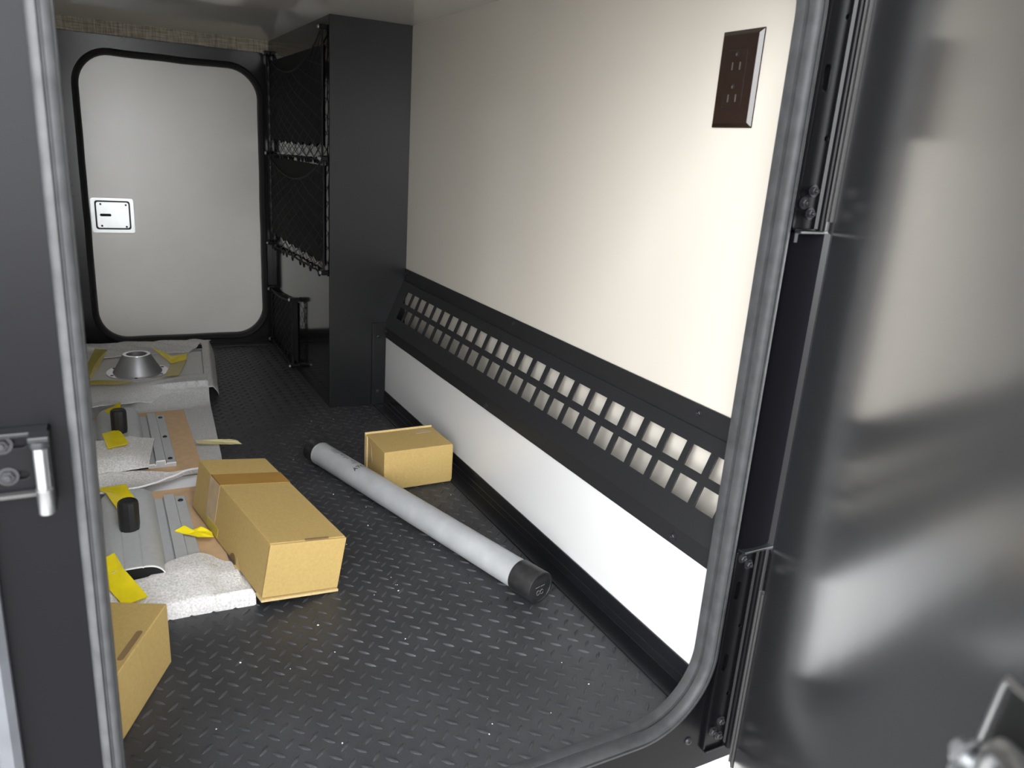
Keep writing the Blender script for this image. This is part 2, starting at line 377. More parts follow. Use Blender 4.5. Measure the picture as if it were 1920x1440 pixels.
# near wall with the doorway, its seal, sill
OX0, OX1, OZ0, OZ1, OR = -0.0145, 0.644, 0.001, 0.935, 0.096
me = plate([rect(-1.3, 1.6, -0.088, 1.35), rrect(OX0 - 0.011, OX1 + 0.011, OZ0 - 0.011, OZ1 + 0.011, OR + 0.011, 14)], 0.022, XZ(0.608))
nw = struct(obj('wall_near', me, 'black_frame'), 'black outer wall panel round the open doorway')
prof = [(0.0, 0.630), (-0.0012, 0.622), (-0.0004, 0.6172), (0.0050, 0.6160), (0.0050, 0.6142), (0.0005, 0.6130), (0.0000, 0.607), (0.0012, 0.6025), (0.0035, 0.6000),
        (0.0058, 0.5994), (0.0066, 0.6032), (0.0080, 0.6034), (0.0088, 0.5990), (0.0112, 0.5990), (0.0138, 0.6010), (0.0150, 0.6045), (0.0150, 0.6079), (0.0112, 0.6079), (0.0112, 0.630)]
sl = struct(sweep_ring(rrect(OX0, OX1, OZ0, OZ1, OR, 22), prof).build('trim_4', 'seal_rubber', smooth=40), 'grey ribbed rubber seal round the doorway')
for x, z in ((0.637, -0.036), (0.40, -0.045), (0.10, -0.045)):
    m1 = MB(); panhead(m1, (x, 0.608, z), (0, -1, 0), 0.0055, 0.003); m1.build('sill_screw', 'dark_steel', nw, smooth=40)
# edge moulding on the outer wall, left of the doorway
mb = MB(); pr = [(-0.125, 0.607), (-0.125, 0.600), (-0.121, 0.594), (-0.112, 0.594), (-0.108, 0.598), (-0.100, 0.598), (-0.096, 0.593), (-0.088, 0.593), (-0.083, 0.599), (-0.083, 0.607)]
n = len(pr); mb.add([(x, y, z) for z in (-0.088, 1.35) for x, y in pr], [(i, (i + 1) % n, n + (i + 1) % n, n + i) for i in range(n)] + [tuple(range(n)), tuple(range(2 * n - 1, n - 1, -1))])
struct(mb.build('trim_5', 'trim_alu', smooth=30), 'pale grey ribbed moulding on the outer wall')
# ground outside
struct(MB().box(-8, 8, -8, 6, -0.62, -0.58).build('ground', 'concrete'), 'pale concrete ground outside')

# canopy added out of view, shading the doorway from the sky overhead
cano = struct(MB().box(-3.2, 3.2, -0.75, 3.4, 2.45, 2.60).build('added_canopy', 'canopy'), 'grey canopy roof added out of view to block overhead sky')
for x in (-3.1, 3.1):
    for y in (-0.65, 3.3): MB().box(x - 0.05, x + 0.05, y - 0.05, y + 0.05, -0.58, 2.45).build('post', 'canopy', cano)  # posts carrying the added roof, unseen as well

# ------------------------------------------------------------------ open door (hinged on the right of the doorway)
H = Vector((0.680, 0.567)); td = Vector((-0.6516, -0.7586)); nd = Vector((0.7586, -0.6516))   # along the leaf, away from the doorway side
DM = Matrix(((td.x, nd.x, 0, H.x), (td.y, nd.y, 0, H.y), (0, 0, 1, 0), (0, 0, 0, 1)))       # local: x along leaf, y outwards, z up
dr = struct(MB().box(0, 0.70, 0, 0.038, -0.062, 0.985, DM).build('door_2', 'black_door', bevel=0.003), 'open black door leaf reflecting the white wall')
mb = MB().box(0.006, 0.0075, -0.0006, 0.001, -0.06, 0.98, DM); mb.build('fold_line', 'hinge_black', dr)
mb = MB().box(-0.014, -0.001, -0.003, 0.006, 0.641, 0.985, DM); mb.box(-0.0155, -0.0135, -0.005, 0.006, 0.641, 0.985, DM); mb.build('edge_strip', 'strip_grey', dr, bevel=0.0008)
mb = MB().box(-0.012, -0.001, -0.002, 0.006, -0.062, 0.196, DM); mb.box(-0.0135, -0.0115, -0.004, 0.006, -0.062, 0.196, DM); mb.build('edge_strip', 'strip_grey', dr, bevel=0.0008)
def slot_loop(x, z, h, w_=0.0042): return rrect(x - w_, x + w_, z - h / 2, z + h / 2, w_ * 0.99, 5)
def hinge(z0, z1, lip_top, label):
    t = thing('hinge_set', label, 'hinge', (0.68, 0.605, z0))
    holes = []; zc_ = (z0 + z1) / 2
    zs = [z0 + (z1 - z0) * q for q in (0.28, 0.45, 0.62, 0.80)]
    for i, z in enumerate(zs):
        if i % 2: holes.append(slot_loop(0.6765, z, 0.026))
        else: holes.append(rrect(0.6885, 0.6945, z - 0.003, z + 0.003, 0.0029, 6))
    me = plate([rect(0.664, 0.698, z0, z1)] + holes, 0.003, XZ(0.6045)); lf_ = obj('wall_leaf', me, 'hinge_black', t, bevel=0.0006)
    MB().box(0.661, 0.6645, 0.6025, 0.608, z0 + 0.004, z1 - 0.004).build('leaf_edge', 'hinge_black', t, bevel=0.0006)
    m1 = MB().box(-0.032, -0.0145, 0.002, 0.005, z0, z1, DM); m1.build('door_leaf', 'hinge_black', t, bevel=0.0006)
    m1 = MB(); m1.lathe([(0.0045, z0), (0.0045, z1)], Matrix.Translation((0.7025, 0.5985, 0)), 14); m1.build('barrel', 'hinge_black', t, smooth=40)
    ends = [z0 + 0.022, z1 - 0.022]
    for ze in ends:
        for dx, dz in ((0.686, 0.021), (0.6745, 0.008), (0.6865, -0.003)):
            m1 = MB(); hexbolt(m1, (dx, 0.6045, ze + dz), (0, -1, 0), 0.0046, 0.0042); m1.build('bolt', 'dark_steel', t, smooth=35)
    for q in (0.36, 0.54, 0.71):
        m1 = MB(); z = z0 + (z1 - z0) * q; panhead(m1, DM @ Vector((-0.023, 0.002, z)), DM.to_3x3() @ Vector((0, -1, 0)), 0.0035, 0.002); m1.build('door_screw', 'dark_steel', t, smooth=35)
    zl = z1 if lip_top else z0
    MB().box(0.664, 0.712, 0.592, 0.606, zl - 0.0015, zl + 0.0015).build('end_lip', 'black_panel', t, bevel=0.0006)
    MB().box(0.664, 0.7, 0.600, 0.606, z0 + (-0.012 if not lip_top else 0.0), z0 + 0.003).build('foot_flange', 'hinge_black', t, bevel=0.0006)
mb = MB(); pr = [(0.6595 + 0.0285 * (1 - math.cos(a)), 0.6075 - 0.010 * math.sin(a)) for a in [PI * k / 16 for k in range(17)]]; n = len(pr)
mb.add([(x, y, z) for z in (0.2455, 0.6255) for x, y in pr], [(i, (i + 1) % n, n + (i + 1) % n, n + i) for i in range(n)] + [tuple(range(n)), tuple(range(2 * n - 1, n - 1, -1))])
mb.build('gap_shade', 'gap_shade_black', dr, smooth=40)  # added dark strip standing in for shade in the deep hinge gap
hinge(0.628, 0.975, False, 'black slotted hinge between doorway and door, higher up than its twin')
hinge(-0.060, 0.243, True, 'black slotted hinge low on the doorway, beside the sill')

# latch on the door leaf near its free edge
lt = thing('door_latch', 'zinc latch with bolt and black bracket on the open door', 'latch', tuple(DM @ Vector((0.61, 0, 0.40))))
mb = MB(); pts = [(0.594, 0.43), (0.69, 0.43), (0.69, 0.552), (0.612, 0.5265)]
mb.add([DM @ Vector((s, d, z)) for d in (-0.018, -0.0155) for s, z in pts], [(0, 1, 2, 3), (7, 6, 5, 4)] + [(i, i + 4, (i + 1) % 4 + 4, (i + 1) % 4) for i in range(4)])
mb.box(0.594, 0.69, -0.018, -0.0005, 0.428, 0.431, DM)
mb.build('bracket', 'black_panel', lt, bevel=0.0015)
mb = MB().path([DM @ Vector(p) for p in ((0.596, -0.0185, 0.44), (0.611, -0.0185, 0.523), (0.613, -0.0185, 0.5265), (0.620, -0.0185, 0.528), (0.69, -0.0185, 0.551))], 0.0014, 8); mb.build('bracket_edge', 'zinc', lt, smooth=60)
mb = MB(); mb.path([DM @ Vector(p) for p in ((0.637, -0.030, 0.43), (0.6385, -0.030, 0.505), (0.6405, -0.030, 0.515), (0.645, -0.030, 0.521), (0.652, -0.030, 0.5235), (0.698, -0.030, 0.5235))], 0.0042, 12); mb.build('hoop', 'zinc', lt, smooth=60)
mb = MB().box(0.650, 0.695, -0.036, -0.019, 0.43, 0.515, DM); mb.build('latch_body', 'zinc', lt, bevel=0.004, seg=3)
mb = MB(); hexbolt(mb, DM @ Vector((0.632, -0.031, 0.505)), DM.to_3x3() @ Vector((-1, -0.5, 0.1)), 0.0062, 0.005); mb.rod(DM @ Vector((0.630, -0.031, 0.505)), DM @ Vector((0.652, -0.029, 0.505)), 0.0036, 12)
mb.build('bolt', 'zinc', lt, smooth=40)

# ------------------------------------------------------------------ striker on the outer wall beside the doorway
st = thing('striker_bracket', 'black slotted striker bracket with bright zinc pin on the outer wall', 'striker', (-0.06, 0.606, 0.425))
SZ0, SZ1 = 0.4315, 0.4795
me = plate([rrect(-0.098, -0.0405, SZ0, SZ1, 0.001, 2), rrect(-0.090, -0.0555, 0.4655, 0.4720, 0.0031, 6), rrect(-0.090, -0.0560, 0.4415, 0.4480, 0.0031, 6)], 0.003, XZ(0.6045))
obj('base_plate', me, 'hinge_black', st, bevel=0.0005)
MB().box(-0.098, -0.040, 0.593, 0.608, SZ1 - 0.002, SZ1 + 0.001).build('top_flange', 'black_satin', st, bevel=0.0007)
MB().box(-0.098, -0.040, 0.598, 0.608, SZ0 - 0.002, SZ0 + 0.001).build('lower_flange', 'strip_grey', st, bevel=0.0007)
MB().box(-0.0425, -0.040, 0.586, 0.608, 0.4225, SZ1 + 0.001).build('side_flange', 'hinge_black', st, bevel=0.0007)
MB().box(-0.053, -0.040, 0.580, 0.594, SZ1 - 0.003, SZ1 + 0.0012).build('pin_tab', 'black_panel', st, bevel=0.001)
mb = MB(); mb.lathe([(0.0048, 0.4215), (0.0050, 0.4225), (0.0050, 0.4385), (0.0054, 0.439), (0.0054, 0.4405), (0.0046, 0.441), (0.0046, 0.473)], Matrix.Translation((-0.0465, 0.5855, 0)), 20); mb.build('pin', 'zinc', st, smooth=40)
mb = MB(); mb.lathe([(0.0058, 0.4715), (0.0062, 0.473), (0.0058, 0.4765)], Matrix.Translation((-0.0465, 0.5855, 0)), 20); mb.build('pin_head', 'dark_steel', st, smooth=40)
for x, z in ((-0.0705, 0.4690), (-0.0690, 0.4450)):
    m1 = MB(); hexbolt(m1, (x, 0.6045, z), (0, -1, 0), 0.0048, 0.004); m1.build('bolt', 'dark_steel', st, smooth=35)

# ------------------------------------------------------------------ wall outlet
ou = thing('wall_outlet', 'dark brown double wall outlet on the off-white wall', 'outlet', (XR, 0.7807, 0.737))
cy, cz = 0.7807, 0.7943; hw, hh = 0.0355, 0.0572
mb = MB(); vs = []
for (f, d) in ((1.0, 0.0), (1.0, 0.0018), (0.0, 0.0060)):
    ins = 0 if f else 0.0055
    for y, z in ((cy - hw + ins, cz - hh + ins), (cy + hw - ins, cz - hh + ins), (cy + hw - ins, cz + hh - ins), (cy - hw + ins, cz + hh - ins)): vs.append((XR - d, y, z))
fs = [(0, 3, 2, 1), (8, 9, 10, 11)]
for l in (0, 4):
    for i in range(4): fs.append((l + i, l + (i + 1) % 4, l + 4 + (i + 1) % 4, l + 4 + i))
mb.add(vs, fs); mb.build('cover_plate', 'outlet_brown', ou, bevel=0.0012, seg=3)
me = plate([rrect(cy - 0.0172, cy + 0.0172, cz - 0.0340, cz + 0.0340, 0.0015, 3), rrect(cy - 0.0164, cy + 0.0164, cz - 0.0332, cz + 0.0332, 0.0012, 3)], 0.0002, YZ(XR - 0.0063)); obj('insert_gap', me, 'hole_black', ou)
me = plate([rrect(cy - 0.0164, cy + 0.0164, cz - 0.0332, cz + 0.0332, 0.0012, 3)], 0.0012, YZ(XR - 0.0070)); ins = obj('socket_insert', me, 'outlet_brown', ou, bevel=0.0004)
for zc in (cz + 0.0150, cz - 0.0225):
    for dy in (-0.0066, 0.0066):
        m1 = MB().box(XR - 0.0073, XR - 0.0068, cy + dy - 0.0010, cy + dy + 0.0010, zc - 0.0045, zc + 0.0045); m1.build('slot', 'outlet_slot', ins)
    me = plate([[(cy + 0.003 * math.cos(a), zc + 0.0135 + 0.0034 * math.sin(a)) for a in [2 * PI * k / 14 for k in range(14)]]], 0.0005, YZ(XR - 0.0073)); obj('ground_hole', me, 'hole_black', ins)
    m1 = MB().box(XR - 0.0075, XR - 0.0070, cy + 0.0005, cy + 0.0028, zc + 0.0118, zc + 0.0148); m1.build('ground_contact', 'outlet_slot', ins)

# ------------------------------------------------------------------ cargo nets on the pillar side
XF = 0.515
def net(label, ya, yb, zt, zb, sag, ncell, mcell, tilt=0.0, back_top=None, back_bot=None, corner_drop=0.0):
    """ya = far end (hatch wall), yb = near end; zt, zb functions of u in 0..1"""
    t = thing('cargo_net', label, 'cargo net', (XF - 0.006, (ya + yb) / 2, zb(0.5)), 'cargo nets on the pillar side')
    def pt(u, v):
        y = ya + (yb - ya) * u; top = zt(u) - sag * (1 - (2 * u - 1) ** 2); z = zb(u) + (top - zb(u)) * v
        x = XF - 0.010 - 0.012 * math.sin(PI * min(max(v, 0), 1)) * math.sin(PI * u) - tilt * u
        return Vector((x + 0.0015 * mnoise.noise(Vector((u * 9, v * 9, sag * 50))), y, z))
    mb = MB(); NU, NV = ncell * 2, mcell * 2
    for i in range(NU):
        for j in range(NV + 1):
            if (i + j) % 2: continue
            for dj in (-1, 1):
                if 0 <= j + dj <= NV: mb.rod(pt(i / NU, j / NV), pt((i + 1) / NU, (j + dj) / NV), 0.0011, 3)
    mb.build('mesh', 'cord', t)
    for nm, uv in (('top_cord', [(k / 24, 1) for k in range(25)]), ('bottom_cord', [(k / 24, -0.02 + 0.012 * (k % 2)) for k in range(25)]), ('side_cord', [(1, k / 16) for k in range(17)]), ('side_cord', [(0, k / 16) for k in range(17)])):
        m1 = MB().path([pt(*q) for q in uv], 0.0026, 6); m1.build(nm, 'cord', t, smooth=60)
    m1 = MB().path([pt(1, k / 16) + Vector((0.003, 0.014 + 0.004 * math.sin(k * 1.7), 0)) for k in range(17)], 0.0018, 6); m1.build('side_cord', 'cord', t, smooth=60)
    if back_top:
        vs = []; nn = 24
        for k in range(nn + 1):
            u = k / nn; y = ya + (yb - ya) * (0.01 + 0.955 * u)
            vs += [(XF - 0.0035, y, back_bot(u) + 0.010 * abs(math.sin(PI * u * ncell))), (XF - 0.0035, y, back_top(u))]
        vs += [(x + 0.0012, y, z) for x, y, z in vs]
        N2 = 2 * (nn + 1); fs = []
        for k in range(nn):
            a = 2 * k; fs += [(a, a + 2, a + 3, a + 1), (N2 + a, N2 + a + 1, N2 + a + 3, N2 + a + 2), (a, N2 + a, N2 + a + 2, a + 2), (a + 1, a + 3, N2 + a + 3, N2 + a + 1)]
        fs += [(0, 1, N2 + 1, N2), (2 * nn, N2 + 2 * nn, N2 + 2 * nn + 1, 2 * nn + 1)]
        MB().add(vs, fs).build('backing', 'net_black', t)
    for u, v in ((0, 1), (1, 1), (0, 0), (1, 0)):
        p = pt(u, v); m1 = MB()
        m1.box(p.x - 0.008, XF - 0.0002, p.y - 0.009, p.y + 0.009, p.z - 0.006, p.z + 0.006); hk = m1.build('hook', 'hinge_black', t, bevel=0.002)
        m1 = MB(); m1.lathe([(0.0045, 0), (0.0045, 0.003), (0.003, 0.004)], Matrix.Translation((p.x - 0.008, p.y, p.z)) @ Vector((-1, 0, 0)).to_track_quat('Z', 'Y').to_matrix().to_4x4(), 10); m1.build('hook_rivet', 'zinc', hk, smooth=40)
    # loose loops hanging under the lower hem
    for k in range(1, ncell * 2):
        u = k / (ncell * 2) + random.uniform(-0.01, 0.01); p = pt(u, 0)
        if random.random() < 0.6:
            m1 = MB().path([p + Vector((-0.002, 0.008 * math.cos(a), -0.004 - 0.010 * math.sin(a))) for a in [PI * q / 8 for q in range(9)]], 0.0024, 5); m1.build('hem_loop', 'cord', t, smooth=60)
net('black cargo net pocket under the ceiling on the pillar side', 2.64, 1.965, lambda u: 0.930 + 0.010 * u, lambda u: 0.634 + 0.010 * u, 0.075, 8, 7, back_top=lambda u: 0.905, back_bot=lambda u: 0.668)
net('black cargo net pocket with hooked lower hem, second down the pillar', 2.64, 1.955, lambda u: 0.632 + 0.010 * u, lambda u: 0.348 + 0.014 * u, 0.062, 8, 7, back_top=lambda u: 0.624, back_bot=lambda u: 0.375)
net('short black cargo net at the foot of the pillar by the far hatch', 2.64, 2.275, lambda u: 0.195 + 0.034 * u, lambda u: 0.022 + 0.004 * u, 0.012, 7, 6, tilt=0.012, back_top=lambda u: 0.19 + 0.025 * u, back_bot=lambda u: 0.022)

# ------------------------------------------------------------------ cartons
def carton(name_label, P, w_, l, h, yaw, roll, pitch, extra):
    M = Matrix.Translation(P) @ Matrix.Rotation(yaw, 4, 'Z') @ Matrix.Rotation(roll, 4, 'Y') @ Matrix.Rotation(pitch, 4, 'X')
    t = thing('carton', name_label, 'cardboard box', tuple(P)); extra(t, M, w_, l, h); return t
def slit(t, M, x0, x1, y0, y1, z, m='slot_dark', nm='hand_slot', th=0.0012, r=None):
    r = r or min(x1 - x0, y1 - y0) * 0.49
    me = plate([rrect(x0, x1, y0, y1, r, 5)], th, M @ Matrix.Translation((0, 0, z - th / 2)))
    return obj(nm, me, m, t)
def big(t, M, w_, l, h):
    MB().box(-w_, 0, 0.002, l, 0, h, M).build('body', 'cardboard', t, bevel=0.0015)
    MB().box(-w_ - 0.0005, 0.0005, -0.0015, 0.002, 0.004, h - 0.001, M).build('tuck_panel', 'cardboard', t, bevel=0.0008)
    MB().box(-w_ - 0.002, 0.001, -0.005, 0.02, -0.0015, 0.0025, M).build('bottom_flap', 'cardboard_edge', t, bevel=0.0006)
    slit(t, M, -0.068, -0.028, 0.001, 0.0065, h)
    m1 = MB().box(-w_ - 0.0006, -w_ + 0.001, 0.001, 0.0018, 0.006, h - 0.004, M); m1.build('corner_gap', 'crease', t)
    tp = MB(); tp.box(-w_ - 0.0006, 0.0004, 0.225, 0.272, h - 0.0004, h + 0.0006, M); tp.box(-w_ - 0.0006, -w_ + 0.0002, 0.227, 0.274, 0.020, h + 0.0006, M)
    tp.build('packing_tape', 'cardboard_tape', t)
    tp = MB(); tp.box(-w_ - 0.0009, -w_ - 0.0004, 0.226, 0.275, 0.018, h - 0.002, M); tp.build('tape_end', 'tape_clear', t)
    # torn yellow tape stuck on the side, and the torn thumb notch
    tp = MB(); tp.box(-w_ - 0.0014, -w_ - 0.0006, 0.205, 0.262, 0.003, 0.020, M); tp.build('tape_patch', 'tape_yellow_old', t)
    me = plate([[(0.128 + 0.013 * math.cos(a), 0.0 + 0.013 * math.sin(a)) for a in [PI * k / 10 for k in range(11)]]], 0.001, M @ YZ(-w_ - 0.001)); obj('thumb_notch', me, 'crease', t)
    mb = MB(); mb.add([M @ Vector(p) for p in ((-w_ - 0.001, 0.112, 0.0005), (-w_ - 0.012, 0.118, -0.001), (-w_ - 0.010, 0.100, 0.000), (-w_ - 0.001, 0.092, 0.001), (-w_ - 0.0015, 0.11, 0.018),
                                            (-w_ - 0.001, 0.112, 0.0015), (-w_ - 0.012, 0.118, 0.0002), (-w_ - 0.010, 0.100, 0.0012), (-w_ - 0.001, 0.092, 0.002))],
                      [(0, 1, 2, 3), (8, 7, 6, 5), (0, 5, 6, 1), (1, 6, 7, 2), (2, 7, 8, 3), (0, 3, 4), (5, 4, 8)]); mb.build('torn_flap', 'cardboard_edge', t)
carton('long cardboard box with brown tape band, tilted on the grey packaging', Vector((0.295, 1.0695, 0.0015)), 0.1229, 0.3446, 0.0915, 0.1777, 0.1685, 0.022, big)
def small(t, M, w_, l, h):
    MB().box(-w_, 0, 0, l - 0.003, 0, h - 0.0015, M).build('body', 'cardboard', t, bevel=0.0014)
    MB().box(-w_ - 0.0035, -0.001, l - 0.0028, l + 0.0005, 0, h + 0.0022, M).build('lid_lip', 'cardboard_edge', t, bevel=0.0008)
    MB().box(-w_ - 0.0035, -w_ - 0.0006, l - 0.014, l - 0.0028, 0.0, h - 0.002, M).build('side_tuck', 'cardboard_edge', t, bevel=0.0006)
    MB().box(0.0, 0.0016, 0.001, l - 0.006, 0.004, h - 0.004, M).build('end_flap', 'cardboard', t, bevel=0.0005)
    me = plate([[(0.086 + 0.010 * math.cos(a) * (1.2 if math.sin(a) < 0 else 0.8), 0.052 + 0.022 * math.sin(a)) for a in [2 * PI * k / 18 for k in range(18)]]], 0.0006, M @ YZ(-w_ - 0.0006)); obj('peeled_spot', me, 'tape_clear', t)
    me = plate([rrect(-0.050, -0.014, l - 0.034, l - 0.016, 0.006, 5)], 0.0005, M @ Matrix.Translation((0, 0, h - 0.0014))); obj('scuffed_patch', me, 'tape_clear', t)
carton('small cardboard box with raised lid edge between tube and right wall', Vector((0.6330, 1.3911, 0.0032)), 0.1520, 0.1151, 0.0870, 0.0168, 0, 0, small)
def front(t, M, w_, l, h):
    MB().box(-w_, 0, 0, l, 0, h, M).build('body', 'cardboard', t, bevel=0.0015)
    slit(t, M, -0.0125, -0.0045, 0.028, 0.086, h)
    m1 = MB(); m1.box(-0.014, 0.0, -0.0028, -0.0008, 0, h - 0.02, M); m1.build('side_flap', 'cardboard_edge', t, bevel=0.0005)
    m1 = MB(); m1.box(-0.016, -0.001, -0.0055, -0.0036, 0, h - 0.032, M); m1.build('side_flap', 'cardboard_edge', t, bevel=0.0005)
carton('cardboard box with hand slot in its lid, just inside the doorway', Vector((-0.0189, 0.8437, 0.0015)), 0.118, 0.1468, 0.0895, -0.4497, -0.012, 0, front)

# ------------------------------------------------------------------ grey tube
tA = Vector((0.5685, 0.9595, 0.0290)); tB = Vector((0.3972, 1.5653, 0.0290)); TL_ = (tA - tB).length; td3 = (tA - tB) / TL_
tube = thing('storage_tube', 'grey plastic tube with black end caps lying on the floor', 'tube', (0.48, 1.26, 0.0))
TM = Matrix.Translation(tB) @ td3.to_track_quat('Z', 'Y').to_matrix().to_4x4()
MB().lathe([(0.0249, 0), (0.0249, TL_)], TM, 48).build('body', 'tube_grey', tube, smooth=30)
mb = MB(); mb.lathe([(0.0250, -0.002), (0.0268, -0.001), (0.0268, 0.046), (0.0262, 0.0475), (0.0235, 0.0478), (0.0230, 0.0462), (0.0002, 0.0462)], Matrix.Translation(tA) @ td3.to_track_quat('Z', 'Y').to_matrix().to_4x4(), 48); cap = mb.build('end_cap', 'cap_black', tube, smooth=30)
CM = Matrix.Translation(tA + td3 * 0.0462) @ td3.to_track_quat('Z', 'Y').to_matrix().to_4x4()
mb = MB(); mb.lathe([(0.0250, 0.0), (0.0256, -0.0005), (0.0256, -0.032), (0.0245, -0.034)], TM, 40); mb.build('far_cap', 'cap_black', tube, smooth=30)
MB().lathe([(0.0249, 0.0), (0.0254, 0.0003), (0.0254, 0.0018), (0.0249, 0.0022)], TM, 48, cap=False).build('rim', 'tube_grey', tube, smooth=60)
# raised marks on the cap: a line of tiny lettering and a twin-ring emblem
upv = Vector((0, 0, 1)); rgt = upv.cross(td3).normalized(); upc = td3.cross(rgt).normalized()
def capp(a, b, d=0.0): return tA + td3 * (0.0464 + d) + rgt * a + upc * b
for c in (-0.0038, 0.0042):
    m1 = MB().path([capp(c + 0.0034 * math.cos(q), -0.0085 + 0.0040 * math.sin(q)) for q in [0.3 + 5.6 * k / 16 for k in range(17)]], 0.00035, 5); m1.build('cap_emblem', 'cap_mark', cap)
m1 = MB()
for k in range(11):
    if k in (5,): continue
    x = -0.010 + k * 0.0019; m1.rod(capp(x, 0.0012), capp(x, 0.0028), 0.00025, 4); m1.rod(capp(x, 0.002), capp(x + 0.0011, 0.002), 0.00025, 4)
m1.build('cap_lettering', 'cap_mark', cap)
# printed logo running round the tube, and a faint line of small print along it
def wrap(s, arc, lift=0.0):
    """s along from the far end, arc length round from the top (towards the camera is negative)"""
    a = arc / 0.0249; side = td3.cross(upv).normalized()
    return tB + td3 * s + (upv * math.cos(a) + side * math.sin(a)) * (0.0249 + lift)
def text_mesh(body, size):
    cu = bpy.data.curves.new('t', 'FONT'); cu.body = body; cu.size = size; cu.offset = size * 0.035; o = bpy.data.objects.new('t', cu); COL.objects.link(o)
    dg = bpy.context.evaluated_depsgraph_get(); dg.update(); me = bpy.data.meshes.new_from_object(o.evaluated_get(dg)); bpy.data.objects.remove(o); bpy.data.curves.remove(cu); return me
me = text_mesh('ATC', 0.0165); bm = bmesh.new(); bm.from_mesh(me)
bmesh.ops.subdivide_edges(bm, edges=[e for e in bm.edges if e.calc_length() > 0.002], cuts=2); bm.to_mesh(me); bm.free()
xs = [v.co.x for v in me.vertices]; x0_, x1_ = min(xs), max(xs)
for v in me.vertices: v.co = wrap(0.160 - v.co.y * 0.9, 0.0175 - (v.co.x - x0_) * 0.80, 0.0003)
obj('printed_logo', me, 'print_ink', tube)
m1 = MB()
for k in range(26):
    s = 0.045 + 0.0036 * k
    if k in (8, 9, 13, 18, 19): continue
    a0 = -0.004 + random.uniform(-0.0006, 0.0006); a1 = a0 + random.choice((0.006, 0.009, 0.0035))
    m1.rod(wrap(s, a0), wrap(s, (a0 + a1) / 2, 0.0002), 0.0004, 4); m1.rod(wrap(s, (a0 + a1) / 2, 0.0002), wrap(s, a1), 0.0004, 4)
    if k % 3 == 0: m1.rod(wrap(s, a0), wrap(s + 0.002, a0), 0.0003, 4)
m1.build('small_print', 'print_faint', tube)

# ------------------------------------------------------------------ packaged hardware on the left
def grid_sheet(fn, nu, nv, thick):
    vs = []; fs = []
    for j in range(nv + 1):
        for i in range(nu + 1): vs.append(Vector(fn(i / nu, j / nv)))
    W = nu + 1; n = len(vs)
    for j in range(nv):
        for i in range(nu): a = j * W + i; fs.append((a, a + 1, a + W + 1, a + W))
    low = [p - Vector((0, 0, thick)) for p in vs]
    mb = MB(); m = vs + low; f2 = fs + [tuple(n + k for k in reversed(f)) for f in fs]
    edge = [j for j in range(W)] + [j * W + nu for j in range(1, nv + 1)] + [nv * W + i for i in range(nu - 1, -1, -1)] + [j * W for j in range(nv - 1, 0, -1)]
    for k in range(len(edge)):
        a = edge[k]; b = edge[(k + 1) % len(edge)]; f2.append((a, n + a, n + b, b))
    return mb.add(m, f2)
def lerp(a, b, t): return a + (b - a) * t
def poly(pts, u):
    """piecewise linear sample, u in 0..1"""
    k = u * (len(pts) - 1); i = min(int(k), len(pts) - 2); t = k - i
    return tuple(lerp(p, q, t) for p, q in zip(pts[i], pts[i + 1]))
def nz(x, y, s, amp, seed=0.0): return amp * mnoise.noise(Vector((x * s, y * s, seed)))
def tape(parent, pts, m='tape_yellow', nm='tape', thick=0.0006):
    c = Vector((sum(p[0] for p in pts), sum(p[1] for p in pts), sum(p[2] for p in pts))) / len(pts); mb = MB(); n = len(pts)
    ring = []
    for i in range(n):
        a = Vector(pts[i]); b = Vector(pts[(i + 1) % n])
        for t in (0, 0.25, 0.5, 0.75):
            p = a.lerp(b, t); ring.append(p + Vector((0, 0, nz(p.x, p.y, 60, 0.0012, 5))))
    R = len(ring); mid = [p.lerp(c, 0.5) + Vector((0, 0, nz(p.x, p.y, 70, 0.0022, 9))) for p in ring]
    top = ring + mid + [c]; fs = [(i, (i + 1) % R, R + (i + 1) % R, R + i) for i in range(R)] + [(R + i, R + (i + 1) % R, 2 * R) for i in range(R)]
    n2 = len(top); low = [p - Vector((0, 0, thick)) for p in top]
    f2 = fs + [tuple(n2 + k for k in reversed(f)) for f in fs] + [(i, n2 + i, n2 + (i + 1) % R, (i + 1) % R) for i in range(R)]
    return mb.add(top + low, f2).build(nm, m, parent, smooth=50)

